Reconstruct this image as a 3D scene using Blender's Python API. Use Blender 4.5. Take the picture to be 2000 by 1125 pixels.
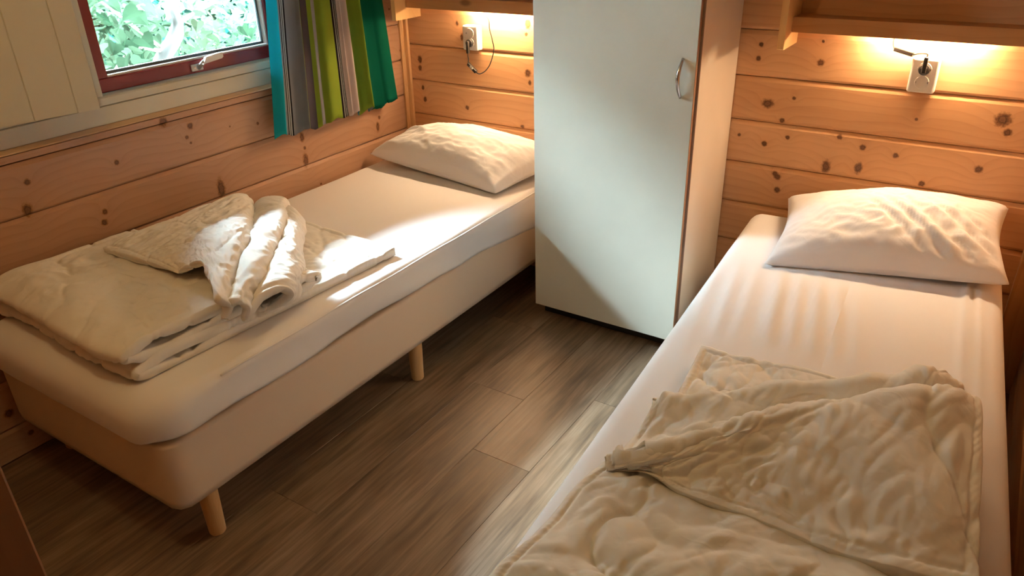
import bpy, bmesh, math, random
import numpy as np
from mathutils import Vector, Matrix, Euler
random.seed(7); RNG = np.random.RandomState(11)
for o in list(bpy.data.objects): bpy.data.objects.remove(o, do_unlink=True)
SC = bpy.context.scene
COL = SC.collection

# ------------------------------------------------------------------ camera
W, H = 2000, 1125
FPX = 1473.28
CAM = Vector((0, 0, 1.6))
def _rot():
    v = np.array([4.69233632e-01, 5.65147880e-01, 1.14711342e-01])
    th = np.linalg.norm(v); k = v/th
    K = np.array([[0, -k[2], k[1]], [k[2], 0, -k[0]], [-k[1], k[0], 0]])
    R = np.eye(3)+math.sin(th)*K+(1-math.cos(th))*K@K
    return R@np.array([[1, 0, 0], [0, 0, -1], [0, 1, 0]], float)   # world -> (right, down, forward)
RC = _rot()
cam = bpy.data.cameras.new('camera'); camo = bpy.data.objects.new('camera', cam); COL.objects.link(camo)
cam.sensor_width = 36; cam.lens = FPX*36/W; cam.clip_start = .05
m = Matrix(((RC[0][0], -RC[1][0], -RC[2][0], 0), (RC[0][1], -RC[1][1], -RC[2][1], 0), (RC[0][2], -RC[1][2], -RC[2][2], CAM.z), (0, 0, 0, 1)))
camo.matrix_world = m
SC.camera = camo
def ray(u, v): return RC.T@np.array([(u-W/2)/FPX, (v-H/2)/FPX, 1.])
def PZ(u, v, z): d = ray(u, v); return np.array([0, 0, 1.6])+d*(z-1.6)/d[2]      # survey helper: photo point on a level plane
def PX(u, v, x): d = ray(u, v); return np.array([0, 0, 1.6])+d*x/d[0]
def PY(u, v, y): d = ray(u, v); return np.array([0, 0, 1.6])+d*y/d[1]

# ------------------------------------------------------------------ world, sun, exposure
SC.view_settings.view_transform = 'Standard'; SC.view_settings.look = 'None'
SC.view_settings.gamma = 1; SC.view_settings.use_curve_mapping = False
SC.view_settings.exposure = 0.45
world = bpy.data.worlds.new('sky'); SC.world = world; world.use_nodes = True
bg = world.node_tree.nodes['Background']
bg.inputs['Color'].default_value = (.74, .89, 1, 1); bg.inputs['Strength'].default_value = 410.0
# daylight comes in through the window only: sampling portal in the opening
por = bpy.data.lights.new('window_portal', 'AREA'); por.shape = 'RECTANGLE'; por.size = .80; por.size_y = .86; por.cycles.is_portal = True
poro = bpy.data.objects.new('window_portal', por); COL.objects.link(poro); poro.location = (-2.57, 1.745, 1.485); poro.rotation_euler = (0, math.radians(-90), 0)
CEIL_POS = (-1.3, .62, 2.12); CEIL_W = 6.3; CEIL_COL = (1, .70, .30)
LAMP_E = 480; LAMP_COL = (1, .68, .38)

# ------------------------------------------------------------------ helpers
def tag(o, label=None, cat=None, group=None, kind=None):
    if label: o['label'] = label
    if cat: o['category'] = cat
    if group: o['group'] = group
    if kind: o['kind'] = kind
    return o
def thing(name, label, cat, loc=(0, 0, 0), rz=0, group=None):
    o = bpy.data.objects.new(name, None); COL.objects.link(o); o.location = loc; o.rotation_euler = (0, 0, rz)
    o.empty_display_size = .05
    return tag(o, label, cat, group)
def struct(name, loc=(0, 0, 0)):
    o = bpy.data.objects.new(name, None); COL.objects.link(o); o.location = loc; o.empty_display_size = .05
    o['kind'] = 'structure'; return o
def link(name, me, mat=None, parent=None, loc=None, smooth=False):
    o = bpy.data.objects.new(name, me); COL.objects.link(o)
    if mat and not me.materials: me.materials.append(mat)
    if parent:
        o.parent = parent
        if loc is None:      # mesh given in world coordinates
            o.matrix_parent_inverse = Matrix.Identity(4)
            mw = parent_world(parent).inverted()
            o.matrix_local = mw
        else: o.location = loc
    elif loc is not None: o.location = loc
    if smooth: me.polygons.foreach_set('use_smooth', [True]*len(me.polygons))
    return o
def parent_world(p):
    mt = p.matrix_basis.copy()
    while p.parent: p = p.parent; mt = p.matrix_basis @ mt
    return mt
def bm_mesh(bm, name='m'):
    me = bpy.data.meshes.new(name); bm.to_mesh(me); bm.free(); return me
def add_box(bm, a, b, bev=0, seg=1):
    a = Vector(a); b = Vector(b)
    r = bmesh.ops.create_cube(bm, size=1)
    vs = r['verts']
    for v in vs: v.co = Vector(((a.x+b.x)/2+v.co.x*(b.x-a.x), (a.y+b.y)/2+v.co.y*(b.y-a.y), (a.z+b.z)/2+v.co.z*(b.z-a.z)))
    if bev:
        es = list({e for v in vs for e in v.link_edges})
        bmesh.ops.bevel(bm, geom=es, offset=bev, segments=seg, affect='EDGES', profile=.5)
def box(name, a, b, mat, parent=None, bev=0, seg=1):
    bm = bmesh.new(); add_box(bm, a, b, bev, seg)
    return link(name, bm_mesh(bm), mat, parent)
def prism_mesh(poly, axis, a, b):
    """poly: list of 2-D points; extruded along axis (0 x, 1 y, 2 z) from a to b"""
    n = len(poly); vs = []
    for t in (a, b):
        for p in poly:
            q = [p[0], p[1]]; q.insert(axis, t); vs.append(q)
    fs = [tuple(range(n))[::-1], tuple(range(n, 2*n))]+[(i, (i+1) % n, n+(i+1) % n, n+i) for i in range(n)]
    me = bpy.data.meshes.new('prism'); me.from_pydata(vs, [], fs)
    bm = bmesh.new(); bm.from_mesh(me); bmesh.ops.recalc_face_normals(bm, faces=bm.faces); bm.to_mesh(me); bm.free()
    return me
def tube_mesh(pts, r, seg=10, cap=True):
    pts = [Vector(p) for p in pts]; n = len(pts)
    rs = r if hasattr(r, '__len__') else [r]*n
    vs = []; fs = []
    up = Vector((0, 0, 1)); prev = None
    for i, p in enumerate(pts):
        t = (pts[min(i+1, n-1)]-pts[max(i-1, 0)]).normalized()
        if prev is None:
            a = t.cross(up)
            if a.length < 1e-3: a = t.cross(Vector((1, 0, 0)))
            a.normalize()
        else:
            a = (prev-t*prev.dot(t)).normalized()
        prev = a; b = t.cross(a)
        for k in range(seg):
            th = 2*math.pi*k/seg; vs.append(p+(a*math.cos(th)+b*math.sin(th))*rs[i])
    for i in range(n-1):
        for k in range(seg):
            fs.append((i*seg+k, i*seg+(k+1) % seg, (i+1)*seg+(k+1) % seg, (i+1)*seg+k))
    if cap: fs.append(tuple(range(seg))[::-1]); fs.append(tuple(range((n-1)*seg, n*seg)))
    me = bpy.data.meshes.new('tube'); me.from_pydata([tuple(v) for v in vs], [], fs)
    bm = bmesh.new(); bm.from_mesh(me); bmesh.ops.recalc_face_normals(bm, faces=bm.faces); bm.to_mesh(me); bm.free()
    return me
def lathe_mesh(prof, seg=28, axis='z', c=(0, 0, 0)):
    """prof: (radius, height) pairs; revolved about an axis through c"""
    vs = []; fs = []; n = len(prof)
    for r, h in prof:
        for k in range(seg):
            th = 2*math.pi*k/seg; x, y = r*math.cos(th), r*math.sin(th)
            p = (x, y, h) if axis == 'z' else (x, h, y)
            vs.append((c[0]+p[0], c[1]+p[1], c[2]+p[2]))
    for i in range(n-1):
        for k in range(seg): fs.append((i*seg+k, i*seg+(k+1) % seg, (i+1)*seg+(k+1) % seg, (i+1)*seg+k))
    fs.append(tuple(range(seg))[::-1]); fs.append(tuple(range((n-1)*seg, n*seg)))
    me = bpy.data.meshes.new('lathe'); me.from_pydata(vs, [], fs)
    bm = bmesh.new(); bm.from_mesh(me); bmesh.ops.remove_doubles(bm, verts=bm.verts, dist=1e-6)
    bmesh.ops.recalc_face_normals(bm, faces=bm.faces); bm.to_mesh(me); bm.free()
    return me
def spline(pts, n):
    P = np.array(pts, float); m_ = len(P)
    d = np.r_[0, np.cumsum(np.maximum(np.linalg.norm(np.diff(P, axis=0), axis=1), 1e-6))]
    return catmull(P, d, np.linspace(0, d[-1], n))
def catmull(P, t, tt):
    """non-uniform cubic Hermite with finite-difference tangents; P (n, ...) at knots t"""
    n = len(P); shape = (n,)+(1,)*(P.ndim-1)
    h = np.diff(t)
    D = np.diff(P, axis=0)/h.reshape((n-1,)+(1,)*(P.ndim-1))
    M = np.zeros_like(P); M[0] = D[0]; M[-1] = D[-1]
    for i in range(1, n-1): M[i] = (D[i-1]*h[i]+D[i]*h[i-1])/(h[i]+h[i-1])
    i = np.clip(np.searchsorted(t, tt, side='right')-1, 0, n-2)
    ex = (len(tt),)+(1,)*(P.ndim-1)
    hh = h[i].reshape(ex); s = ((tt-t[i])/h[i]).reshape(ex)
    return (2*s**3-3*s**2+1)*P[i]+(s**3-2*s**2+s)*hh*M[i]+(-2*s**3+3*s**2)*P[i+1]+(s**3-s**2)*hh*M[i+1]
# gradient noise in numpy
_perm = RNG.permutation(256); _perm = np.r_[_perm, _perm]; _g = RNG.randn(256, 2); _g /= np.linalg.norm(_g, axis=1)[:, None]
def noise(x, y):
    x = np.asarray(x, float); y = np.asarray(y, float)
    xi = np.floor(x).astype(int); yi = np.floor(y).astype(int); xf = x-xi; yf = y-yi
    u = xf**3*(xf*(xf*6-15)+10); v = yf**3*(yf*(yf*6-15)+10)
    def gr(a, b, fx, fy):
        g = _g[_perm[(_perm[a & 255]+b) & 255]]; return g[..., 0]*fx+g[..., 1]*fy
    n00 = gr(xi, yi, xf, yf); n10 = gr(xi+1, yi, xf-1, yf); n01 = gr(xi, yi+1, xf, yf-1); n11 = gr(xi+1, yi+1, xf-1, yf-1)
    return 1.4*((n00*(1-u)+n10*u)*(1-v)+(n01*(1-u)+n11*u)*v)
def fbm(x, y, o=3):
    return sum(noise(x*2**k+7.3*k, y*2**k-3.1*k)/2**k for k in range(o))
def ridge(x, y): return 1-2*np.abs(noise(x, y))
def sm(a, b, x): t = np.clip((x-a)/(b-a), 0, 1); return t*t*(3-2*t)
def grid_mesh(P, closed_u=False):
    n, m_ = P.shape[:2]
    idx = np.arange(n*m_).reshape(n, m_)
    f = np.stack([idx[:-1, :-1], idx[1:, :-1], idx[1:, 1:], idx[:-1, 1:]], -1).reshape(-1, 4)
    me = bpy.data.meshes.new('grid'); me.from_pydata(P.reshape(-1, 3).tolist(), [], f.tolist())
    return me
def normals(P):
    du = np.gradient(P, axis=0); dv = np.gradient(P, axis=1)
    N = np.cross(du, dv); L = np.linalg.norm(N, axis=-1, keepdims=True); return N/np.maximum(L, 1e-9)
def shell_mesh(P, th):
    """closed thick sheet from a grid of mid points; th (n, m) thickness"""
    N = normals(P); A = P+N*th[..., None]/2; B = P-N*th[..., None]/2
    n, m_ = P.shape[:2]; idx = np.arange(n*m_).reshape(n, m_); off = n*m_
    top = np.stack([idx[:-1, :-1], idx[1:, :-1], idx[1:, 1:], idx[:-1, 1:]], -1).reshape(-1, 4)
    bot = top[:, ::-1]+off
    ring = np.r_[idx[0, :], idx[1:, -1], idx[-1, -2::-1], idx[-2:0:-1, 0]]
    r2 = np.roll(ring, -1)
    side = np.stack([ring, r2, r2+off, ring+off], -1)
    V = np.r_[A.reshape(-1, 3), B.reshape(-1, 3)]
    F = np.r_[top, bot, side]
    return V, F
def mesh_from(V, F, name='m'):
    me = bpy.data.meshes.new(name); me.from_pydata(V.tolist(), [], F.tolist())
    bm = bmesh.new(); bm.from_mesh(me); bmesh.ops.recalc_face_normals(bm, faces=bm.faces); bm.to_mesh(me); bm.free()
    return me
def set_smooth(me): me.polygons.foreach_set('use_smooth', [True]*len(me.polygons)); return me

# ------------------------------------------------------------------ materials
class NT:
    def __init__(s, name):
        s.m = bpy.data.materials.new(name); s.m.use_nodes = True; s.t = s.m.node_tree; s.N = s.t.nodes
        s.b = s.N['Principled BSDF']; s.out = s.N['Material Output']
    def new(s, typ, **k):
        n = s.N.new(typ)
        for a, b in k.items(): setattr(n, a, b)
        return n
    def con(s, a, b): s.t.links.new(a, b)
    def val(s, sock, v):
        if hasattr(v, 'is_linked') or hasattr(v, 'links'): s.con(v, sock)
        else: sock.default_value = v
    def math(s, op, a, b=None, c=None):
        n = s.new('ShaderNodeMath', operation=op); s.val(n.inputs[0], a)
        if b is not None: s.val(n.inputs[1], b)
        if c is not None: s.val(n.inputs[2], c)
        return n.outputs[0]
    def vmath(s, op, a, b=None):
        n = s.new('ShaderNodeVectorMath', operation=op); s.val(n.inputs[0], a)
        if b is not None: s.val(n.inputs[1], b)
        return n.outputs['Value'] if op in ('LENGTH', 'DISTANCE', 'DOT_PRODUCT') else n.outputs[0]
    def mix(s, f, a, b, mode='MIX'):
        n = s.new('ShaderNodeMix', data_type='RGBA', blend_type=mode)
        s.val(n.inputs[0], f); s.val(n.inputs[6], a if not isinstance(a, tuple) else (*a, 1)[:4]); s.val(n.inputs[7], b if not isinstance(b, tuple) else (*b, 1)[:4])
        return n.outputs[2]
    def noise(s, vec, scale, detail=3, rough=.55, dist=0):
        n = s.new('ShaderNodeTexNoise'); s.val(n.inputs['Vector'], vec); n.inputs['Scale'].default_value = scale
        n.inputs['Detail'].default_value = detail; n.inputs['Roughness'].default_value = rough; n.inputs['Distortion'].default_value = dist
        return n.outputs[0]
    def ramp(s, f, stops, interp='LINEAR'):
        n = s.new('ShaderNodeValToRGB'); s.val(n.inputs[0], f); n.color_ramp.interpolation = interp
        e = n.color_ramp.elements
        while len(e) < len(stops): e.new(.5)
        for i, (p, c) in enumerate(stops):
            e[i].position = p; e[i].color = (*c, 1) if len(c) == 3 else c
        return n.outputs[0]
    def scale(s, vec, sc):
        n = s.new('ShaderNodeMapping'); s.val(n.inputs[0], vec); n.inputs['Scale'].default_value = sc; return n.outputs[0]
    def bump(s, h, strength=.2, dist=.002):
        n = s.new('ShaderNodeBump'); s.val(n.inputs['Height'], h); n.inputs['Strength'].default_value = strength; n.inputs['Distance'].default_value = dist
        s.con(n.outputs[0], s.b.inputs['Normal']); return n.outputs[0]
def plain(name, col, rough=.5, metal=0, noise_amt=.05, bump=0, bscale=300, spec=.5, emit=None, es=0):
    t = NT(name); g = t.new('ShaderNodeNewGeometry').outputs['Position']
    nz = t.noise(g, 9, 3)
    c = t.mix(nz, tuple(x*(1-noise_amt) for x in col), tuple(min(1, x*(1+noise_amt)) for x in col))
    t.con(c, t.b.inputs['Base Color']); t.b.inputs['Roughness'].default_value = rough; t.b.inputs['Metallic'].default_value = metal
    t.b.inputs['Specular IOR Level'].default_value = spec
    if bump: t.bump(t.noise(g, bscale, 2), bump, .001)
    if emit: t.b.inputs['Emission Color'].default_value = (*emit, 1); t.b.inputs['Emission Strength'].default_value = es
    return t.m
def wood(name, axis, knots=(), light=(.72, .41, .21), dark=(.51, .255, .11), rough=.42, auto=0, face=None, tint=1.0):
    """pine: grain runs along axis (0 x, 1 y, 2 z); knots: world points (x, y, z, radius, stretch)"""
    t = NT(name); pos = t.new('ShaderNodeNewGeometry').outputs['Position']
    rnd = t.new('ShaderNodeObjectInfo').outputs['Random']
    sep = t.new('ShaderNodeSeparateXYZ'); t.con(pos, sep.inputs[0])
    # distance to the nearest knot (in knot radii) and accumulated bending of the grain
    dmin = None; bend = None
    other = [a for a in (0, 1, 2) if a != axis]
    across = 2 if axis != 2 else other[0]
    for (x, y, z, r, st) in knots:
        sc = [1/r]*3; sc[axis] = 1/(r*1.0)
        sc[across] = 1/(r*st)
        d = t.vmath('MULTIPLY', t.vmath('SUBTRACT', pos, (x, y, z)), tuple(sc))
        ln = t.vmath('LENGTH', d)
        dmin = ln if dmin is None else t.math('MINIMUM', dmin, ln)
    if dmin is not None:
        fall = t.math('EXPONENT', t.math('MULTIPLY', dmin, -.42))
    sc = [26, 26, 26]; sc[axis] = 1.3
    off = t.new('ShaderNodeCombineXYZ'); t.con(t.math('MULTIPLY', rnd, 37.), off.inputs[0]); t.con(t.math('MULTIPLY', rnd, 19.), off.inputs[1]); t.con(t.math('MULTIPLY', rnd, 53.), off.inputs[2])
    p2 = t.vmath('ADD', t.scale(pos, tuple(sc)), off.outputs[0])
    warp = t.noise(t.scale(pos, tuple(2.2 if i != axis else .9 for i in range(3))), 2.0, 2)
    c = t.math('MULTIPLY', sep.outputs[across], 62.)
    c = t.math('ADD', c, t.math('MULTIPLY', warp, 5.5))
    c = t.math('ADD', c, t.math('MULTIPLY', rnd, 90.))
    if dmin is not None: c = t.math('ADD', c, t.math('MULTIPLY', fall, 4.))
    ringf = t.math('FRACT', t.math('MULTIPLY', c, .55))
    ringv = t.math('POWER', ringf, 3.)
    fine = t.noise(p2, 3.2, 4, .6)
    tone = t.noise(t.scale(pos, tuple(6 if i != axis else .7 for i in range(3))), 1.6, 2)
    m1 = t.math('ADD', t.math('MULTIPLY', ringv, .30), t.math('MULTIPLY', fine, .45))
    m1 = t.math('ADD', m1, t.math('MULTIPLY', t.math('SUBTRACT', tone, .5), .7))
    m1 = t.math('ADD', m1, t.math('MULTIPLY', t.math('SUBTRACT', rnd, .5), .35))
    base = t.mix(m1, light, dark)
    if dmin is not None:
        ww = t.noise(t.scale(pos, (60, 60, 60)), 2, 2)
        dd = t.math('ADD', dmin, t.math('MULTIPLY', t.math('SUBTRACT', ww, .5), .8))
        kc = t.ramp(dd, [(0, (.13, .055, .028)), (.32, (.17, .075, .035)), (.44, (.06, .022, .010)), (.60, (.17, .07, .028)), (1, (.36, .18, .075))])
        kf = t.math('SUBTRACT', 1.0, t.new('ShaderNodeMapRange').outputs[0]) if False else None
        mr = t.new('ShaderNodeMapRange'); t.con(dd, mr.inputs[0]); mr.inputs[1].default_value = .75; mr.inputs[2].default_value = 1.15; mr.inputs[3].default_value = .97; mr.inputs[4].default_value = 0
        # ramp input spans 0..1.6 radii
        base = t.mix(t.math('MULTIPLY', fall, .35), base, dark)
        base = t.mix(mr.outputs[0], base, kc)
    if auto:
        v = t.new('ShaderNodeTexVoronoi', feature='F1'); s3 = [auto]*3; s3[axis] = auto*.45
        t.con(t.vmath('ADD', t.scale(pos, tuple(s3)), off.outputs[0]), v.inputs['Vector']); v.inputs['Scale'].default_value = 1; v.inputs['Randomness'].default_value = 1
        mr = t.new('ShaderNodeMapRange'); t.con(v.outputs['Distance'], mr.inputs[0]); mr.inputs[1].default_value = .045; mr.inputs[2].default_value = .085; mr.inputs[3].default_value = .8; mr.inputs[4].default_value = 0
        base = t.mix(mr.outputs[0], base, (.16, .07, .03))
    if tint != 1.0: base = t.mix(1.0, base, (tint, tint, tint), 'MULTIPLY')
    t.con(base, t.b.inputs['Base Color']); t.b.inputs['Roughness'].default_value = rough
    t.b.inputs['Specular IOR Level'].default_value = .35
    t.bump(t.math('ADD', fine, t.math('MULTIPLY', ringv, .5)), .25, .0006)
    return t.m
def K(plane, lst):
    out = []
    for q in lst:
        u, v, r = q[:3]; st = q[3] if len(q) > 3 else 1.0
        p = PY(u, v, 2.836) if plane == 'y' else PX(u, v, -2.446)
        out.append((p[0], p[1], p[2], r*1.45, st))
    return out
KN_RIGHT = K('y', [(1481.6, 114, .007), (1603, 122.4, .009), (1487, 87, .006), (1499.8, 202, .017, .75), (1527, 236, .008), (1551, 192, .005), (1444, 263, .005), (1492.8, 280.5, .008),
    (1538, 268.4, .006), (1640, 267.5, .007), (1685, 288, .008), (1749, 304, .007), (1613, 325, .012, 1.5), (1676.6, 328, .010, 1.6), (1911, 331, .010), (1959, 234, .019, .9), (1968, 259, .010),
    (1513, 339, .008), (1518, 345, .010), (1518, 371, .009), (1608, 81, .004), (1790, 233, .004), (1800, 359, .008)])
KN_BACK_L = K('y', [(892.7, 45.7, .006, 1.5), (902, 73, .006, 1.8), (820, 116, .009, 1.5), (820.6, 132.6, .008, 1.3), (1031, 46.5, .011, 1.5), (1028, 67, .006), (1031, 143, .012), (1035, 161.7, .006, 1.5),
    (826, 171, .006, 1.4), (830.5, 194, .007, 1.4), (912.6, 210, .008), (1020, 248, .008)])
KN_LEFT = K('x', [(740.8, 229.4, .007), (738, 248, .009, 2.0), (589.7, 268, .010, 1.6), (595.4, 289, .006), (597.4, 313.5, .012, 2.0), (503, 241, .005), (53, 356, .008), (54, 411, .012, 1.5), (205, 414, .008),
    (204, 434.4, .009), (432, 368, .014, 2.4), (627, 359, .004), (319, 239, .014), (371, 246, .010), (365, 268, .006), (373, 279, .004), (449, 247, .003), (228, 317, .007), (18, 807, .012), (60, 845, .008),
    (760, 18, .004), (782, 98, .006), (783, 117, .007)])
M_WALL_BACK = wood('pine_boards_back', 0, KN_BACK_L+KN_RIGHT)
M_WALL_LEFT = wood('pine_boards_left', 1, KN_LEFT, light=(.50, .30, .19), dark=(.35, .185, .105))  # same pine as the back wall, darkened to stand in for dimmer light
M_WALL_OTHER = wood('pine_boards_plain', 1, auto=3.0)
M_PINE_X = wood('pine_shelf', 0, auto=5.0, light=(.50, .25, .10), dark=(.38, .17, .06))
M_PINE_Y = wood('pine_bracket', 2, auto=6.0, light=(.80, .52, .24), dark=(.66, .38, .15))
M_PINE_Z = wood('pine_batten', 2, light=(.76, .46, .22), dark=(.54, .29, .12))
M_JAMB = wood('stained_jamb', 2, light=(.34, .15, .06), dark=(.2, .08, .03))
M_LEG = wood('beech_leg', 2, light=(.74, .46, .22), dark=(.62, .36, .16))
def cloth(name, col, rough=.85, bscale=900, bstr=.12, sheen=.15, crumple=0):
    t = NT(name); g = t.new('ShaderNodeNewGeometry').outputs['Position']
    nz = t.noise(g, 5, 3); c = t.mix(nz, tuple(x*.975 for x in col), col)
    t.con(c, t.b.inputs['Base Color']); t.b.inputs['Roughness'].default_value = rough
    t.b.inputs['Sheen Weight'].default_value = sheen; t.b.inputs['Specular IOR Level'].default_value = .2
    fine = t.bump(t.noise(g, bscale, 2), bstr, .0006)
    if crumple:      # small soft creases of the cotton shell
        w = t.noise(g, 15, 2, .5, .8)
        rg = t.math('ABSOLUTE', t.math('SUBTRACT', w, .5))
        b2 = t.new('ShaderNodeBump'); t.con(t.math('MULTIPLY', rg, -1.), b2.inputs['Height']); b2.inputs['Strength'].default_value = crumple; b2.inputs['Distance'].default_value = .012
        t.con(fine, b2.inputs['Normal']); t.con(b2.outputs[0], t.b.inputs['Normal'])
    return t.m
M_SHEET = cloth('jersey_sheet', (.86, .84, .86))
M_PILLOW = cloth('pillow_cotton', (.90, .89, .93), bscale=1500, bstr=.05, crumple=.15)
M_DUVET = cloth('duvet_cotton', (.87, .84, .80), bscale=1400, bstr=.05, crumple=.28)
M_BASE = cloth('beige_upholstery', (.76, .60, .46), bscale=1200, bstr=.1)
M_CREAM = plain('cream_laminate', (.69, .69, .61), .42, spec=.4)
M_CREAM_SIDE = plain('cream_side', (.76, .66, .55), .45, spec=.4)
M_EDGE = plain('brown_edge_band', (.38, .20, .11), .5)
M_BLACK = plain('black_plinth', (.02, .018, .016), .5)
M_DARKGAP = plain('dark_gap', (.05, .03, .02), .8)
M_CREAMWOOD = plain('cream_paint', (.66, .64, .54), .45, spec=.4, bump=.03, bscale=60)
M_PANEL = plain('panel_paint', (.60, .56, .44), .5, spec=.4)
M_RED = plain('red_paint', (.20, .018, .018), .3)
M_CHROME = plain('chrome', (.55, .55, .57), .16, 1.0)
M_GREYM = plain('grey_metal', (.55, .58, .60), .35, .7)
M_WHITEP = plain('white_plastic', (.86, .84, .80), .35)
M_GREYP = plain('grey_plastic', (.30, .27, .23), .5)
M_BLACKP = plain('black_plastic', (.025, .022, .02), .4)
M_GASKET = plain('gasket', (.10, .13, .14), .5)
M_BEAD = plain('white_bead', (.9, .92, .92), .4)
M_CEIL = plain('ceiling_paint', (.75, .70, .60), .7)
def sill_mat():
    m = wood('sill_pine', 1, auto=5.0, rough=.15, light=(.72, .50, .30), dark=(.58, .36, .20))  # pine colour paled in place of the window's reflection along the edge
    b = m.node_tree.nodes['Principled BSDF']; b.inputs['Coat Weight'].default_value = 1; b.inputs['Coat Roughness'].default_value = .12; b.inputs['Coat IOR'].default_value = 1.7
    return m
M_SILL = sill_mat()
def glass():
    t = NT('window_glass'); t.N.remove(t.b)
    tr = t.new('ShaderNodeBsdfTransparent'); gl = t.new('ShaderNodeBsdfGlossy'); gl.inputs['Roughness'].default_value = .02
    tr.inputs[0].default_value = (.93, .98, .97, 1)
    fr = t.new('ShaderNodeFresnel'); fr.inputs[0].default_value = 1.45
    mx = t.new('ShaderNodeMixShader'); t.con(fr.outputs[0], mx.inputs[0]); t.con(tr.outputs[0], mx.inputs[1]); t.con(gl.outputs[0], mx.inputs[2]); t.con(mx.outputs[0], t.out.inputs[0])
    return t.m
M_GLASS = glass()
def floor_mat():
    t = NT('vinyl_planks'); pos = t.new('ShaderNodeNewGeometry').outputs['Position']; rnd = t.new('ShaderNodeObjectInfo').outputs['Random']
    off = t.new('ShaderNodeCombineXYZ'); t.con(t.math('MULTIPLY', rnd, 31.), off.inputs[0]); t.con(t.math('MULTIPLY', rnd, 47.), off.inputs[1])
    p = t.vmath('ADD', pos, off.outputs[0])
    streak = t.noise(t.scale(p, (34, 1.6, 1)), 1.6, 5, .62, .3)
    fine = t.noise(t.scale(p, (240, 7, 1)), 1.0, 3, .6)
    blot = t.noise(t.scale(p, (7, 1.8, 1)), 1.4, 3)
    c = t.ramp(t.math('ADD', t.math('MULTIPLY', streak, .55), t.math('MULTIPLY', blot, .45)), [(.32, (.075, .046, .028)), (.48, (.20, .13, .08)), (.62, (.32, .225, .15)), (.75, (.42, .33, .24))])
    c = t.mix(t.math('MULTIPLY', t.math('SUBTRACT', fine, .35), .6), c, (.12, .075, .045))
    tone = t.math('ADD', .85, t.math('MULTIPLY', rnd, .3))
    cb = t.new('ShaderNodeCombineXYZ'); [t.con(tone, cb.inputs[i]) for i in range(3)]
    c = t.mix(1.0, c, cb.outputs[0], 'MULTIPLY')
    v = t.new('ShaderNodeTexVoronoi'); t.con(t.scale(p, (5, 1.7, 1)), v.inputs['Vector']); v.inputs['Scale'].default_value = 1
    mr = t.new('ShaderNodeMapRange'); t.con(v.outputs['Distance'], mr.inputs[0]); mr.inputs[1].default_value = .02; mr.inputs[2].default_value = .06; mr.inputs[3].default_value = .8; mr.inputs[4].default_value = 0
    c = t.mix(mr.outputs[0], c, (.05, .025, .015))
    gsep = t.math('MULTIPLY', t.math('GREATER_THAN', t.math('FRACT', t.math('MULTIPLY', rnd, 7.3)), .62), .45)
    c = t.mix(gsep, c, t.mix(1.0, c, (.92, 1.02, 1.12), 'MULTIPLY'))
    t.con(c, t.b.inputs['Base Color']); t.b.inputs['Roughness'].default_value = .36; t.b.inputs['Specular IOR Level'].default_value = .5
    rr = t.math('ADD', .30, t.math('MULTIPLY', streak, .22)); t.con(rr, t.b.inputs['Roughness'])
    t.bump(t.math('ADD', fine, streak), .3, .0008)
    return t.m
M_FLOOR = floor_mat()

# ------------------------------------------------------------------ room shell
XL, YB, XR, ZC = -2.446, 2.836, .262, 2.3
fl = struct('floor')
sub = box('subfloor', (-2.6, -1.3, -.06), (1.4, 3.0, -.006), M_DARKGAP, fl)
pw = .2175; x0 = -1.414-pw*6
starts = {}
row = 0
x = x0
joints = {6: 1.875, 7: 1.56}
rr = random.Random(3)
while x < XR+.1:
    yj = joints.get(row, rr.uniform(1.0, 2.2)) if row != 7 else 1.56
    edges = [yj-1.25*k for k in (3, 2, 1, 0)]+[yj+1.25, yj+2.5]
    for a, b in zip(edges[:-1], edges[1:]):
        a = max(a, -1.25); b = min(b, 2.95)
        if b-a < .05: continue
        bm = bmesh.new(); add_box(bm, (x+.0004, a+.0004, -.006), (x+pw-.0004, b-.0004, 0), .0007)
        link('plank', bm_mesh(bm), M_FLOOR, fl)
    x += pw; row += 1
ce = box('ceiling', (-2.7, -1.3, ZC), (1.4, 3.1, ZC+.08), M_CEIL); ce['kind'] = 'structure'

def board_profile(z0, z1, t=.02, d=.006, bt=.016, bb=.010):
    """board cross-section (depth into the room, z): face proud, chamfered along both edges, dark joint between"""
    return [(-t, z0), (-d-.004, z0), (-d, z0+.0012), (0, z0+bb), (0, z1-bt), (-d, z1-.0012), (-d-.004, z1), (-t, z1)]
PITCH = .1632
wb = struct('wall_back')
wbb = box('backing', (-2.75, YB+.02, -.05), (1.4, YB+.12, ZC+.05), M_DARKGAP, wb)
zj = [1.004+PITCH*k for k in range(-7, 9)]
for z0, z1 in zip(zj[:-1], zj[1:]):
    a, b = max(z0, 0), min(z1, ZC)
    if b-a < .02: continue
    prof = [(YB-dx, z) for dx, z in board_profile(a+.0006, b-.0006)]
    link('board', prism_mesh(prof, 0, -2.6, XR+.02), M_WALL_BACK, wb)
wl = struct('wall_left')
WY0, WY1, WZ0, WZ1 = 1.366, 2.13, 1.058, 1.90      # sash opening
zj = [.7655+PITCH*k for k in range(-5, 3)]
SILLZ = .968
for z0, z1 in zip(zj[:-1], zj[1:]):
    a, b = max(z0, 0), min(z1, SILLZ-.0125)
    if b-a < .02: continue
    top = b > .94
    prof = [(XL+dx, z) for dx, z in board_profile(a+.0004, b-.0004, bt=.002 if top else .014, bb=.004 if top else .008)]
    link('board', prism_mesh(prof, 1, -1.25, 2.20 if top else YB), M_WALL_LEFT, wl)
zj = [.7655+PITCH*k for k in range(1, 11)]
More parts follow.
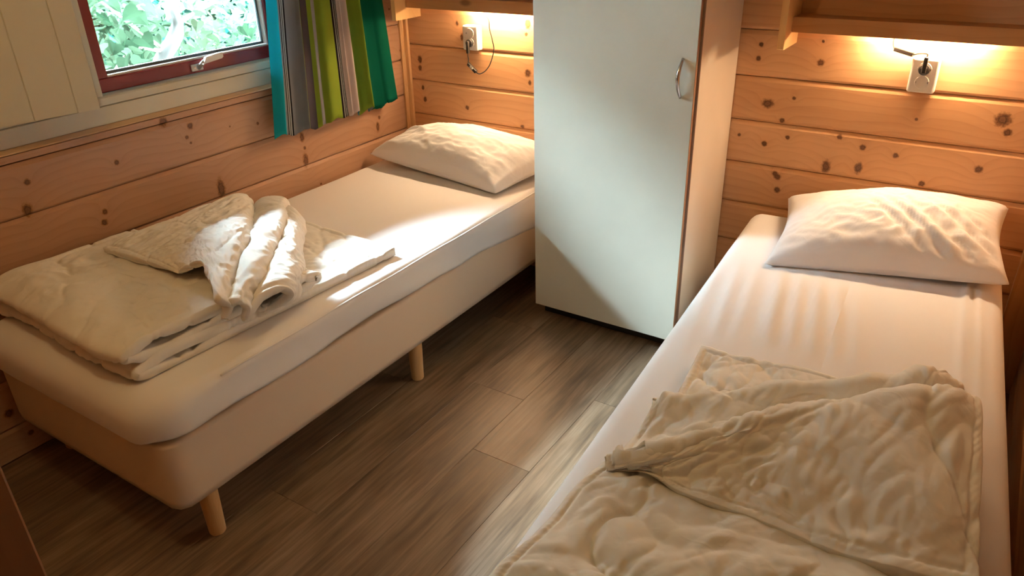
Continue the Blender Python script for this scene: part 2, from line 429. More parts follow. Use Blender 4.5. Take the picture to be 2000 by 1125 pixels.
for z0, z1 in zip(zj[:-1], zj[1:]):      # right of the window
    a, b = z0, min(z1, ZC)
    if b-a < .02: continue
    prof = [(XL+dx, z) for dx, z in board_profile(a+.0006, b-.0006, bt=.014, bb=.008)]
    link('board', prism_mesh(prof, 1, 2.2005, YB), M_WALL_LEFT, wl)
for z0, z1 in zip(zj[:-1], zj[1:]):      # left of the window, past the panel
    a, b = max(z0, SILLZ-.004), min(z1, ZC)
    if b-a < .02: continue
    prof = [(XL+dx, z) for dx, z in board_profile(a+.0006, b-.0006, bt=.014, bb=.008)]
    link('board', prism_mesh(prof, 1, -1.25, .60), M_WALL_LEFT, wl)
# backing of the left wall, with the window opening left free
box('backing', (-2.56, -1.3, -.05), (XL-.018, 3.0, SILLZ-.02), M_DARKGAP, wl)
box('backing', (-2.56, 2.19, SILLZ-.02), (XL-.018, 3.0, ZC+.05), M_DARKGAP, wl)
box('backing', (-2.56, -1.3, SILLZ-.02), (XL-.018, .61, ZC+.05), M_DARKGAP, wl)
box('backing', (-2.60, .61, SILLZ-.02), (-2.561, 1.31, ZC+.05), M_DARKGAP, wl)
box('backing', (-2.56, 1.31, 1.97), (XL-.018, 2.19, ZC+.05), M_DARKGAP, wl)
box('lintel_board', (-2.47, .6, 1.97), (XL+.004, 2.20, ZC), M_CREAMWOOD, wl)
wr = struct('wall_right')
box('backing', (XR+.02, -1.3, -.05), (XR+.1, YB+.1, ZC+.05), M_DARKGAP, wr)
zj = [.7655+PITCH*k for k in range(-5, 11)]
for z0, z1 in zip(zj[:-1], zj[1:]):
    a, b = max(z0, 0), min(z1, ZC)
    if b-a < .02: continue
    prof = [(XR-dx, z) for dx, z in board_profile(a+.0006, b-.0006)]
    link('board', prism_mesh(prof, 1, -1.25, YB-.02), M_WALL_OTHER, wr)
# corner post on the right, corner batten on the left
t3 = box('trim_1', (.176, 2.79, 0), (XR+.01, YB+.004, ZC), M_PINE_Z, None, .003); t3['kind'] = 'structure'
t1 = struct('trim_2')
link('batten', prism_mesh([(XL-.002, YB-.030), (XL+.008, YB-.030), (XL+.014, YB-.020), (XL+.014, YB+.002), (XL-.002, YB+.002)], 2, 0, ZC), M_PINE_Z, t1)
link('batten', prism_mesh([(XL+.012, YB-.012), (XL+.030, YB-.010), (XL+.034, YB-.004), (XL+.034, YB+.002), (XL+.012, YB+.002)], 2, 0, ZC), M_PINE_Z, t1)
# front wall with the doorway the camera looks through
wf = struct('wall_front')
box('backing', (-2.55, .235, 0), (-1.20, .285, ZC), M_WALL_OTHER, wf)
box('backing', (-1.20, .235, 2.05), (XR+.05, .285, ZC), M_WALL_OTHER, wf)
dj = struct('door_1')
box('jamb', (-1.22, .20, 0), (-1.105, .312, 2.06), M_JAMB, dj, .004)
box('jamb', (-1.22, .20, 2.0), (XR+.02, .312, 2.06), M_JAMB, dj, .004)
wh = box('wall_hall', (-2.6, -1.35, -.05), (1.4, -1.25, ZC+.05), M_PANEL); wh['kind'] = 'structure'

# ------------------------------------------------------------------ window
wn = struct('window_1')
XC = -2.462                                          # cream casing face
# sill board with rounded nosing; pale colour stands in for its reflection
link('sill', prism_mesh([(-2.56, SILLZ-.003), (XL-.021, SILLZ-.003), (XL-.021, SILLZ+.002), (-2.56, SILLZ+.002)], 1, .60, 2.20), M_SILL, wn)
nb = prism_mesh([(XL-.020, SILLZ-.012), (XL+.001, SILLZ-.012), (XL+.002, SILLZ-.0105), (XL+.0005, SILLZ-.008), (XL-.0155, SILLZ+.001), (XL-.020, SILLZ+.0015)], 1, .60, 2.20)
link('sill_nosing', nb, M_SILL, wn)
# casing: two boards with a recessed joint
link('casing_board', prism_mesh([(-2.56, SILLZ+.002), (XC-.002, SILLZ+.002), (XC-.002, 1.0255), (XC-.006, 1.0275), (-2.56, 1.0275)], 1, .60, 2.20), M_CREAMWOOD, wn)
link('casing_board', prism_mesh([(-2.56, 1.029), (XC-.004, 1.029), (XC, 1.031), (XC, 1.053), (XC-.004, 1.0575), (-2.56, 1.0575)], 1, .60, 2.20), M_CREAMWOOD, wn)
box('casing_stile', (-2.56, 1.306, 1.0585), (XC-.002, 1.352, 1.97), M_CREAMWOOD, wn, .002)
box('casing_stile', (-2.56, 2.145, 1.0585), (XC-.002, 2.20, 1.97), M_CREAMWOOD, wn, .002)
box('casing_head', (-2.56, .60, 1.915), (XC-.002, 2.20, 1.97), M_CREAMWOOD, wn, .002)
box('casing_infill', (-2.52, .60, 1.0585), (XC-.03, 1.306, 1.915), M_CREAMWOOD, wn)
XS = -2.492                                          # red sash face
sash = bpy.data.objects.new('sash', None); COL.objects.link(sash); sash.parent = wn
GY0, GY1, GZ0, GZ1 = 1.400, 2.085, 1.1065, 1.86
box('sash_rail', (XS-.055, 1.354, 1.062), (XS, 2.143, GZ0), M_RED, sash, .003, 2)
box('sash_rail', (XS-.055, 1.354, GZ1), (XS, 2.143, 1.912), M_RED, sash, .003, 2)
box('sash_stile', (XS-.055, 1.354, GZ0), (XS-.0005, GY0, GZ1), M_RED, sash, .003, 2)
box('sash_stile', (XS-.055, GY1, GZ0), (XS-.0005, 2.143, GZ1), M_RED, sash, .003, 2)
for a, b in (((XS-.030, GY0, GZ0), (XS-.010, GY1, GZ0+.007)), ((XS-.030, GY1-.007, GZ0+.007), (XS-.010, GY1, GZ1))):
    box('glazing_bead', a, b, M_BEAD, sash, .001)
for a, b in (((XS-.042, GY0, GZ0), (XS-.030, GY1, GZ0+.016)), ((XS-.042, GY1-.014, GZ0+.007), (XS-.030, GY1, GZ1)), ((XS-.042, GY0, GZ0+.007), (XS-.030, GY0+.004, GZ1))):
    box('gasket', a, b, M_GASKET, sash)
box('pane', (XS-.038, GY0, GZ0), (XS-.034, GY1, GZ1), M_GLASS, sash)
# handle: base plate, neck, flat lever
hp = PX(383, 131, XS); hy, hz = hp[1], hp[2]
hd = bpy.data.objects.new('window_handle', None); COL.objects.link(hd); hd.parent = wn
box('base_plate', (XS, hy-.024, hz-.013), (XS+.007, hy+.026, hz+.012), M_GREYM, hd, .003, 2)
link('screw', lathe_mesh([(.0035, 0), (.0035, .001), (0, .0015)], 12, 'z'), M_CHROME, hd, (XS+.0095, hy-.012, hz)).rotation_euler = (0, math.pi/2, 0)
link('neck', tube_mesh([(XS+.004, hy+.006, hz-.002), (XS+.020, hy+.008, hz+.008), (XS+.040, hy+.010, hz+.022)], [.009, .008, .008], 10), M_GREYM, hd, smooth=True)
lv = prism_mesh([(hy+.002, hz+.013), (hy+.085, hz+.021), (hy+.092, hz+.026), (hy+.092, hz+.040), (hy+.085, hz+.043), (hy+.018, hz+.036)], 0, XS+.034, XS+.044)
link('lever', lv, M_GREYM, hd)

# grooved cream panel leaning in front of the left part of the window wall
pa = PZ(0, 246, 1.056); pb = PZ(192, 210, 1.056)
ang = math.atan2(pb[1]-pa[1], pb[0]-pa[0])
Lp = math.hypot(pb[1]-pa[1], pb[0]-pa[0])
pn = thing('shutter_panel', 'cream tongue-and-groove board panel standing ajar left of the red window', 'shutter', (pb[0], pb[1], 1.056), ang)
bw = .128
g1 = PX(147, 215, pb[0]-.01); 
first = math.hypot(g1[0]-pb[0], g1[1]-pb[1])*.78
xs = [0, -.066, -.186, -.306, -.426, -.546]
for i in range(5):
    a, b = xs[i+1], xs[i]
    pr = [(a, 0), (a, -.0170), (a+.0022, -.020), (b-.0022, -.020), (b, -.0170), (b, 0)]
    link('board', prism_mesh([(p[0], p[1]) for p in pr], 2, 0, .86), M_PANEL, pn, (0, 0, 0))
for z in (.10, .72):
    bm = bmesh.new(); add_box(bm, (-.54, .0005, z), (-.02, .014, z+.06), .002); link('batten', bm_mesh(bm), M_PANEL, pn, (0, 0, 0))

# ------------------------------------------------------------------ outside
def leaf_mesh(nn, seed):
    r = random.Random(seed); n = 6; vs = [(0, 0, 0)]; out = []
    prof = [(.0, .0), (-.18, .30), (-.05, .52), (.30, .50), (.66, .30), (1.0, .0)]
    L = [(x, w, .12*w+.1*math.sin(x*3)) for x, w in prof]
    vs = [(x, 0, -.05*x*x) for x, w in prof]; a = [(x, w, .18*w-.06*x*x) for x, w in prof[1:-1]]; b = [(x, -w, .18*w-.06*x*x) for x, w in prof[1:-1]]
    V = [(0, 0, 0), (.5, 0, -.03), (1.0, 0, -.12)]+a+b
    F = [(0, 1, 5, 4, 3), (1, 2, 6, 5), (0, 7, 8, 9, 1), (1, 9, 10, 2)]
    me = bpy.data.meshes.new('leaf'); me.from_pydata(V, [], F); return me
def leaf_mat(name, c1, c2):
    t = NT(name); rnd = t.new('ShaderNodeObjectInfo').outputs['Random']; g = t.new('ShaderNodeNewGeometry').outputs['Position']
    f = t.math('ADD', t.math('MULTIPLY', rnd, .6), t.math('MULTIPLY', t.noise(g, 6, 2), .5))
    c = t.mix(f, c1, c2)
    d = t.new('ShaderNodeBsdfDiffuse'); tr = t.new('ShaderNodeBsdfTranslucent'); t.con(c, d.inputs[0]); t.con(c, tr.inputs[0])
    mx = t.new('ShaderNodeMixShader'); mx.inputs[0].default_value = .35; t.con(d.outputs[0], mx.inputs[1]); t.con(tr.outputs[0], mx.inputs[2]); t.con(mx.outputs[0], t.out.inputs[0]); t.N.remove(t.b)
    return t.m
M_LEAF = leaf_mat('vine_leaf', (.002, .009, .004), (.019, .030, .018))
M_LEAF2 = leaf_mat('hedge_leaf', (.0003, .007, .0055), (.004, .016, .0125))
M_BARK = wood('pale_bark', 2, light=(.013, .0125, .010), dark=(.005, .0045, .0035), rough=.8)
M_TWIG = plain('twig', (.05, .045, .03), .8)
M_GRASS = plain('soil_green', (.012, .02, .008), .9, noise_amt=.4)
LM = [leaf_mesh(0, i) for i in range(2)]
def leaf_batch(spots, mat, name, parent):
    V = []; F = []; base = np.array([v.co[:] for v in LM[0].vertices]); polys = [tuple(p.vertices) for p in LM[0].polygons]
    for (p, e, s) in spots:
        R = np.array(Euler(e).to_matrix()); o = len(V); V.extend((base@R.T*s+np.array(p)).tolist()); F.extend([tuple(i+o for i in f) for f in polys])
    me = bpy.data.meshes.new(name); me.from_pydata(V, [], F); o = link(name, me, mat, parent); o['kind'] = 'stuff'; return o
gz = -.25
gr = bpy.data.meshes.new('g'); nx = 30
gx = np.linspace(-2.75, -9, nx); gy = np.linspace(-8, 10, 50)
GX, GY = np.meshgrid(gx, gy, indexing='ij'); GZ = -.35+.10*(-2.75-GX)+.05*fbm(GX*1.5, GY*1.5)
go = link('ground', grid_mesh(np.stack([GX, GY, GZ], -1)), M_GRASS); go['kind'] = 'structure'
rv = random.Random(5)
ev = struct('roof_eave')
link('roof_slab', prism_mesh([(-2.45, 2.40), (-2.45, 2.49), (-3.2, 2.21), (-3.2, 2.12)], 1, -1.3, 3.1), M_CREAMWOOD, ev)
box('fascia_board', (-3.222, -1.3, 2.095), (-3.2, 3.1, 2.22), M_CREAMWOOD, ev, .002)
# shrub with a pale crooked trunk close to the glass
sb = thing('shrub', 'leafy shrub with a pale crooked trunk outside the window', 'shrub', (-3.6, 2.6, -.25))
tp = [PX(u, v, x) for u, v, x in ((318, 112, -3.35), (338, 80, -3.35), (346, 50, -3.38), (334, 20, -3.38), (338, -5, -3.4), (352, -40, -3.4))]
tp = [np.array((tp[0][0]-.05, tp[0][1]-.02, -.2)), np.array((tp[0][0], tp[0][1], .45))]+tp
link('trunk', tube_mesh([tuple(p) for p in spline(tp, 30)], [.05-.0007*i for i in range(30)], 12), M_BARK, sb, smooth=True)
for k in range(16):
    a = spline(tp, 30)[rv.randint(8, 29)]; d = Vector((rv.uniform(-.3, .25), rv.uniform(-1, 1), rv.uniform(-.1, .7))).normalized()*rv.uniform(.3, .7)
    b = Vector(a)+d; mdl = (Vector(a)+b)/2+Vector((0, rv.uniform(-.05, .05), rv.uniform(-.05, .08)))
    link('branch', tube_mesh([tuple(p) for p in spline([tuple(a), tuple(mdl), tuple(b)], 8)], [.010-.0009*i for i in range(8)], 6), M_TWIG, sb)
n = 0
while n < 290:
    u = rv.uniform(150, 540); v = rv.uniform(-15, 175)
    if 300 < u < 372 and rv.random() < .85: continue
    if u > 380 and rv.random() < .35: continue
    x = rv.uniform(-3.7, -3.0)
    p = PX(u, v, x); s = rv.uniform(.045, .085) if u < 330 else rv.uniform(.03, .06)
    o = link('leaf', LM[0], M_LEAF, sb, (0, 0, 0)); o.location = Vector(p)-sb.location
    o.rotation_euler = (rv.uniform(-.9, .9), rv.uniform(-.2, 1.1), rv.uniform(-3.1, 3.1)); o.scale = (s, s, s); n += 1
spots = []
for k in range(2500):
    u = rv.uniform(60, 620); v = rv.uniform(-15, 200); x = rv.uniform(-4.4, -3.5); p = PX(u, v, x)
    if 300 < u < 372 and rv.random() < .5 and x > -3.6: continue
    spots.append((tuple(p), (rv.uniform(-1, 1), rv.uniform(-.4, 1.1), rv.uniform(-3, 3)), rv.uniform(.03, .06)))
leaf_batch(spots, M_LEAF, 'small_leaves', sb)
hg = thing('hedge', 'blue-green hedge in the background behind the pale trunk', 'hedge', (-5.5, 4.5, 0))
spots = []
for k in range(42000):
    y = rv.uniform(-7, 9); z = rv.uniform(-.1, 3.27); x = -5.6+rv.uniform(-.5, .5)-.2*math.sin(y*2)
    spots.append(((x, y, z), (rv.uniform(-1, 1), rv.uniform(-.4, 1.1), rv.uniform(-3, 3)), rv.uniform(.08, .15)))
leaf_batch(spots, M_LEAF2, 'foliage', hg)

# ------------------------------------------------------------------ wardrobe
wd = thing('wardrobe', 'tall cream laminate wardrobe between the two beds', 'wardrobe', (-1.17, 2.64, 0))
WX0, WX1, WYF = -1.475, -.858, 2.42
box('plinth', (WX0+.008, 2.487, 0), (WX1-.006, 2.80, .066), M_BLACK, wd)
# carcass
box('body', (WX0+.002, 2.443, .066), (WX1+.008, YB-.004, 2.02), M_CREAM_SIDE, wd, .0008)
box('edge_band', (WX1-.016, 2.4385, .066), (WX1+.008, 2.4432, 2.02), plain('grey_brown_band', (.30, .20, .15), .5), wd)
dr = box('door', (WX0, WYF+.001, .064), (WX1-.0012, 2.4375, 2.022), M_CREAM, wd, .0006)
box('edge_band', (WX1-.0014, WYF, .0645), (WX1+.0002, 2.4372, 2.0215), M_EDGE, dr)
hx = -.903
pts = []
for i in range(17):
    t_ = i/16; pts.append((hx-.004*math.sin(math.pi*t_), WYF-.002-.026*math.sin(math.pi*t_)**.85, 1.000+.126*t_))
link('handle', tube_mesh(pts, [.0048+.0022*math.sin(math.pi*i/16) for i in range(17)], 12), M_CHROME, dr, smooth=True)

# ------------------------------------------------------------------ shelves with lamps
def shelf(xa, xb, side, label, braket_left_x):
    """brackets at xa and xb; valance between"""
    s = thing('wall_shelf', label, 'shelf', ((xa+xb)/2, YB, 1.2), 0, 'shelves above the beds')
    YV = 2.735
    for bx_, sd in braket_left_x:
        pf = [(YB-.001, 1.133), (2.665, 1.133), (2.662, 1.136), (2.662, 1.50), (YB-.001, 1.50)]
        link('bracket', prism_mesh(pf, 0, bx_, bx_+.022), M_PINE_Y, s)
    box('valance', (xa, YV, 1.181), (xb, YV+.020, 1.231), M_PINE_X, s, .0015, 2)
    box('shelf_board', (xa, YV+.0202, 1.212), (xb, YB-.001, 1.229), M_PINE_X, s, .001)
    box('shade_board', (xa, 2.668, 1.46), (xb, YB-.001, 1.48), M_PINE_X, s, .001)  # unseen board, added to shade the shelf top below it
    return s
sL = shelf(-2.33, -1.477, 0, 'pine shelf with a light valance above the left bed, ending at the wardrobe', [(-2.352, 0)])
sR = shelf(-.650, XR-.09, 1, 'pine shelf with a light valance above the right bed', [(-.672, 0)])
def lamp(xc, half, label, E):
    l = thing('shelf_lamp', label, 'lamp', (xc, 2.80, 1.2), 0, 'strip lamps behind the shelf valances')
    box('housing', (xc-half-.02, 2.778, 1.199), (xc+half+.02, 2.822, 1.2118), M_WHITEP, l, .002)
    t = NT('lamp_tube_light'); t.N.remove(t.b); e = t.new('ShaderNodeEmission'); e.inputs[0].default_value = (*LAMP_COL, 1); e.inputs[1].default_value = E; t.con(e.outputs[0], t.out.inputs[0])
    link('tube', tube_mesh([(xc-half, 2.800, 1.192), (xc+half, 2.800, 1.192)], .0055, 10), t.m, l)
    return l
lamp(-1.87, .15, 'strip lamp glowing behind the valance of the left shelf', LAMP_E)
lamp(-.24, .15, 'strip lamp glowing behind the valance of the right shelf', LAMP_E)

# sockets
def socket(cx, z0, z1, label, plugged):
    s = thing('wall_socket', label, 'socket', (cx, YB, (z0+z1)/2), 0, 'double sockets on the back wall')
    w = .041
    bm = bmesh.new(); add_box(bm, (cx-w, 2.797, z0), (cx+w, YB-.0005, z1), .007, 3)
    link('housing', bm_mesh(bm), M_WHITEP, s, smooth=False)
    zc = [(z0+z1)/2+.0205, (z0+z1)/2-.0205]
    for k, z in enumerate(zc):
        c = (cx, 2.7965, z)
        link('socket_rim', lathe_mesh([(.0185, -.0012), (.0205, -.0012), (.0212, 0), (.0212, .001), (.0185, .001)], 28, 'y', c), M_WHITEP, s)
        link('socket_face', lathe_mesh([(.0185, -.0004), (.0185, .0003), (.0001, .0004)], 28, 'y', c), M_GREYP, s)
        for dx in (-.0175, .0175):
            box('earth_clip', (cx+dx-.0015, 2.7945, z-.003), (cx+dx+.0015, 2.7965, z+.003), M_CHROME, s)
        for dx in (-.0095, .0095):
            link('pin_hole', lathe_mesh([(.0026, -.0006), (.0001, -.0007)], 10, 'y', (cx+dx, 2.7965, z)), M_BLACKP, s)
    return zc
zcR = socket(-.232, 1.008, 1.118, 'white double socket on the right of the back wall, plug in its upper outlet', 0)
zcL = socket(-2.030, 1.008, 1.114, 'white double socket above the left pillow, plug in its lower outlet', 1)
def cord(name, label, plug_c, up, sw_a, sw_b, run1, run2, face):
    c = thing(name, label, 'cable', (plug_c[0], 2.79, plug_c[2]), 0, 'lamp cords below the shelves')
    x, y, z = plug_c
    pg = bpy.data.objects.new('plug', None); COL.objects.link(pg); pg.parent = c
    link('plug_disc', lathe_mesh([(.0165, .0005), (.0175, -.004), (.0165, -.011), (.010, -.014), (.0005, -.0145)], 24, 'y', (x, y, z)), M_BLACKP, pg, smooth=False)
    s = 1 if up else -1
    bm = bmesh.new(); add_box(bm, (x-.0065, y-.024, min(z-.010*s, z+.042*s)), (x+.0065, y-.011, max(z-.010*s, z+.042*s)), .003, 2)
    link('plug_grip', bm_mesh(bm), M_BLACKP, pg)
    A, B = Vector(sw_a), Vector(sw_b); d = (B-A); L = d.length
    bm = bmesh.new(); add_box(bm, (-L/2, -.007, -.007), (L/2, .007, .007), .0022, 2)
    sw = link('inline_switch', bm_mesh(bm), M_BLACKP, c)
    bm = bmesh.new(); add_box(bm, (-.010, -.0095, -.0045), (.010, -.0065, .0045), .001); rk = link('rocker', bm_mesh(bm), M_GREYP, sw, (0, 0, 0))
    q = d.to_track_quat('X', 'Z')
    sw.matrix_basis = parent_world(c).inverted() @ (Matrix.Translation((A+B)/2) @ q.to_matrix().to_4x4())
    link('wire', tube_mesh([tuple(p) for p in spline(run1, 24)], .0024, 8), M_BLACKP, c, smooth=True)
    link('wire', tube_mesh([tuple(p) for p in spline(run2, 60)], .0024, 8), M_BLACKP, c, smooth=True)
    return c
def q(u, v, y): return tuple(PY(u, v, y))
# right: plug in the upper outlet, grip pointing up
a, b = q(1784, 107, 2.80), q(1747, 95, 2.815)
cord('lamp_cord', 'short black lamp cord plugged into the right socket', (-.232, 2.7955, zcR[0]), True, a, b,
     [(-.232, 2.778, zcR[0]+.040), q(1812, 106.5, 2.780), q(1804, 104.5, 2.785), q(1794, 105, 2.792), a], [b, q(1745, 88, 2.818), q(1745, 80, 2.818), q(1748, 72, 2.815), q(1752, 62, 2.81)], 0)
a, b = q(914, 124, 2.80), q(930, 141, 2.80)
cord('lamp_cord', 'black lamp cord with inline switch looping below the left socket', (-2.030, 2.7955, zcL[1]), False, a, b,
     [(-2.030, 2.778, zcL[1]-.040), q(914, 108, 2.782), q(915, 116, 2.79), a],
     [b, q(934, 144, 2.80), q(943, 142, 2.80), q(954, 131, 2.80), q(961, 114, 2.80), q(964.5, 97, 2.805), q(961, 76, 2.805), q(956, 56, 2.805), q(954, 38, 2.80), q(947, 28, 2.80), q(944, 14, 2.80)], 0)

# ------------------------------------------------------------------ beds
def rounded_rect_pts(x0, x1, y0, y1, r, n=10):
    """r: radii for corners (x1,y0), (x1,y1), (x0,y1), (x0,y0), counter-clockwise"""
    out = []
    cs = [(x1-r[0], y0+r[0], r[0], -90), (x1-r[1], y1-r[1], r[1], 0), (x0+r[2], y1-r[2], r[2], 90), (x0+r[3], y0+r[3], r[3], 180)]
    for cx, cy, rr_, a0 in cs:
        for i in range(n+1):
            th = math.radians(a0+90*i/n); out.append((cx+rr_*math.cos(th), cy+rr_*math.sin(th)))
    return out
def resample_loop(pts, ds):
    P = np.array(pts+[pts[0]]); d = np.r_[0, np.cumsum(np.linalg.norm(np.diff(P, axis=0), axis=1))]
    n = int(d[-1]/ds); t = np.linspace(0, d[-1], n, endpoint=False)
    return np.stack([np.interp(t, d, P[:, 0]), np.interp(t, d, P[:, 1])], -1)
def cushion(x0, x1, y0, y1, radii, z0, z1, rt, topfn=None, hem=None, sidefn=None, ds=.02, inset_top=None):
    """upholstered block: outline loops stacked from the hem over a rounded edge to the middle of the top"""
    lp = resample_loop(rounded_rect_pts(x0, x1, y0, y1, radii), ds); n = len(lp)
    c = np.array([(x0+x1)/2, (y0+y1)/2])
    nxt = np.roll(lp, -1, 0)-np.roll(lp, 1, 0); nrm = np.stack([nxt[:, 1], -nxt[:, 0]], -1); nrm /= np.linalg.norm(nrm, axis=1)[:, None]
    rings = []
    zh = np.full(n, z0) if hem is None else hem(lp)
    rtv = rt(lp) if callable(rt) else np.full(n, rt)
    rings.append(np.c_[lp-nrm*.012, zh+.004]); rings.append(np.c_[lp-nrm*.003, zh])
    for k in range(1, 9):
        f = k/9; rings.append(np.c_[lp, zh*(1-f)+(z1-rtv)*f])
    for k in range(0, 9):
        th = math.pi/2*k/8; rings.append(np.c_[lp-nrm*(rtv*(1-math.cos(th)))[:, None], z1-rtv+rtv*math.sin(th)])
    edge = rings[-1][:, :2]
    V = np.concatenate(rings); F = []
    R = len(rings)
    for i in range(R-1):
        for k in range(n): F.append((i*n+k, i*n+(k+1) % n, (i+1)*n+(k+1) % n, (i+1)*n+k))
    # inner rings towards a long centre line
    m_ = 26; hw = min(x1-x0, y1-y0)/2
    for j in range(1, m_+1):
        f = j/m_
        cy = np.clip(edge[:, 1], y0+hw, y1-hw); tgt = np.stack([np.full(n, c[0]), cy], -1)
        V = np.r_[V, np.c_[edge*(1-f)+tgt*f, np.full(n, z1)]]
        i = R+j-2
        for k in range(n): F.append((i*n+k, i*n+(k+1) % n, (i+1)*n+(k+1) % n, (i+1)*n+k))
    bi = len(V); F.append(tuple(range(n))[::-1])
    if sidefn is not None:
        nn = R*n; V[:nn, :] = sidefn(V[:nn, :], np.tile(nrm, (R, 1)))
    if topfn is not None:
        V[:, 2] += topfn(V[:, 0], V[:, 1])*sm(z1-.06, z1-.005, V[:, 2])
    me = bpy.data.meshes.new('cushion'); me.from_pydata(V.tolist(), [], F)
    bm = bmesh.new(); bm.from_mesh(me); bmesh.ops.remove_doubles(bm, verts=bm.verts, dist=2e-4); bmesh.ops.recalc_face_normals(bm, faces=bm.faces); bm.to_mesh(me); bm.free()
    return set_smooth(me)
def make_bed(label, x0, x1, y0, y1, ztop, zb0, zb1, rz, loc, hem, topfn, sidefn=None, foot=True, mx=.012, rt=None):
    b = thing('single_bed', label, 'bed', loc, rz, 'single beds')
    base = link('base', cushion(x0, x1, y0, y1, (.045, .03, .03, .045), zb0, zb1, .012, ds=.03), M_BASE, b, (0, 0, 0))
    base.location = (0, 0, 0)
    mt = link('mattress', cushion(x0-mx*.3, x1+mx, y0-.028, y1+.004, (.115, .05, .05, .09), zb1-.03, ztop, rt or .035, topfn, hem, sidefn), M_SHEET, b, (0, 0, 0))
    lg = lathe_mesh([(.021, 0), (.0235, .004), (.0275, zb0-.002), (.0275, zb0+.01)], 28)
    for lx in (x0+.07, x1-.035):
        for ly in ((y0+.105, y0+1.015, y1-.10)):
            link('leg', lg, M_LEG, b, (lx, ly, 0), smooth=False)
    return b, base, mt
# left bed in its own frame: x from the wall, y from the foot
LB = (-2.43, .775, 0)
def hemL(lp):
    x, y = lp[:, 0], lp[:, 1]
    h = .392-.0*y-.075*sm(1.15, 2.0, y)+.004*np.sin(y*9)+.006*noise(y*6, x*6)
    h = h-.012*sm(0, -.03, y)
    return h
def topL(x, y):
    return .0025*noise(x*5, y*3)+.0015*ridge(x*7, y*2.2)
def sideL(V, N):
    V = V.copy(); x, y, z = V.T
    w = sm(.50, .40, z)
    a = (.004*np.sin(y*8+z*30)+.004*noise(y*3+z*9, z*14))*w
    a = a-.010*sm(.40, .33, z)*sm(1.2, 2.0, y)
    V[:, 0] += a*N[:, 0]; V[:, 1] += a*N[:, 1]
    return V
def rtL(lp): return .03+.035*sm(.25, .0, lp[:, 1])
bedL, baseL, matL = make_bed('single bed along the window wall, white sheet on a beige base', 0, .850, 0, 2.052, .507, .163, .375, 0, LB, hemL, topL, sideL, rt=rtL)
# seam piping along the mattress edge
sp = []
for i in range(60):
    y = .20+1.86*i/59; sp.append((.850+.012-.0042, y, .507-.0112+.0012*math.sin(i*.5)))
link('seam', tube_mesh(sp, .0026, 6), M_SHEET, matL, (0, 0, 0), smooth=True)
# right bed
def hemR(lp): return np.full(len(lp), .36)+.006*noise(lp[:, 1]*6, lp[:, 0]*6)
def topR(x, y):
    # long pulled creases in front of the pillow and along the right edge
    w = sm(.95, 1.15, y)*sm(1.62, 1.35, y)
    ph = (x+.11*(y-1.3))
    cr = np.zeros_like(x)
    for c, wd_, am in ((.10, .018, .6), (.155, .02, .5), (.235, .018, 1.0), (.295, .016, .9), (.350, .016, 1.0), (.405, .015, .8), (.46, .018, .5)):
        cr += am*np.exp(-((ph-c)/wd_)**2)
    a = .015*cr*w*sm(.0, .06, x)*sm(.62, .52, x)
    e = sm(.4, .7, y)
    a += e*.011*(np.exp(-((x-.725)/.010)**2)+.9*np.exp(-((x-.758)/.009)**2))-e*.004*np.exp(-((x-.742)/.006)**2)
    a += e*.004*np.exp(-((ph-.035)/.012)**2)
    return a+.002*noise(x*5, y*3)
ta = math.radians(3.55)
RB0 = PZ(1480, 418, .52)
# pivot at the head-left corner
def rb(xl, yl):   # local -> world for the right bed
    c, s = math.cos(ta), math.sin(ta); return (RBL[0]+c*xl-s*yl, RBL[1]+s*xl+c*yl)
hl = (-.704, 2.775)                      # head-left corner in the world
c_, s_ = math.cos(ta), math.sin(ta)
RBL = (hl[0]-(-s_*2.03), hl[1]-c_*2.03)
bedR, baseR, matR = make_bed('single bed against the right wall, white sheet pulled into creases', 0, .815, 0, 2.03, .520, .163, .375, ta, (RBL[0], RBL[1], 0), hemR, topR, None, rt=.045)

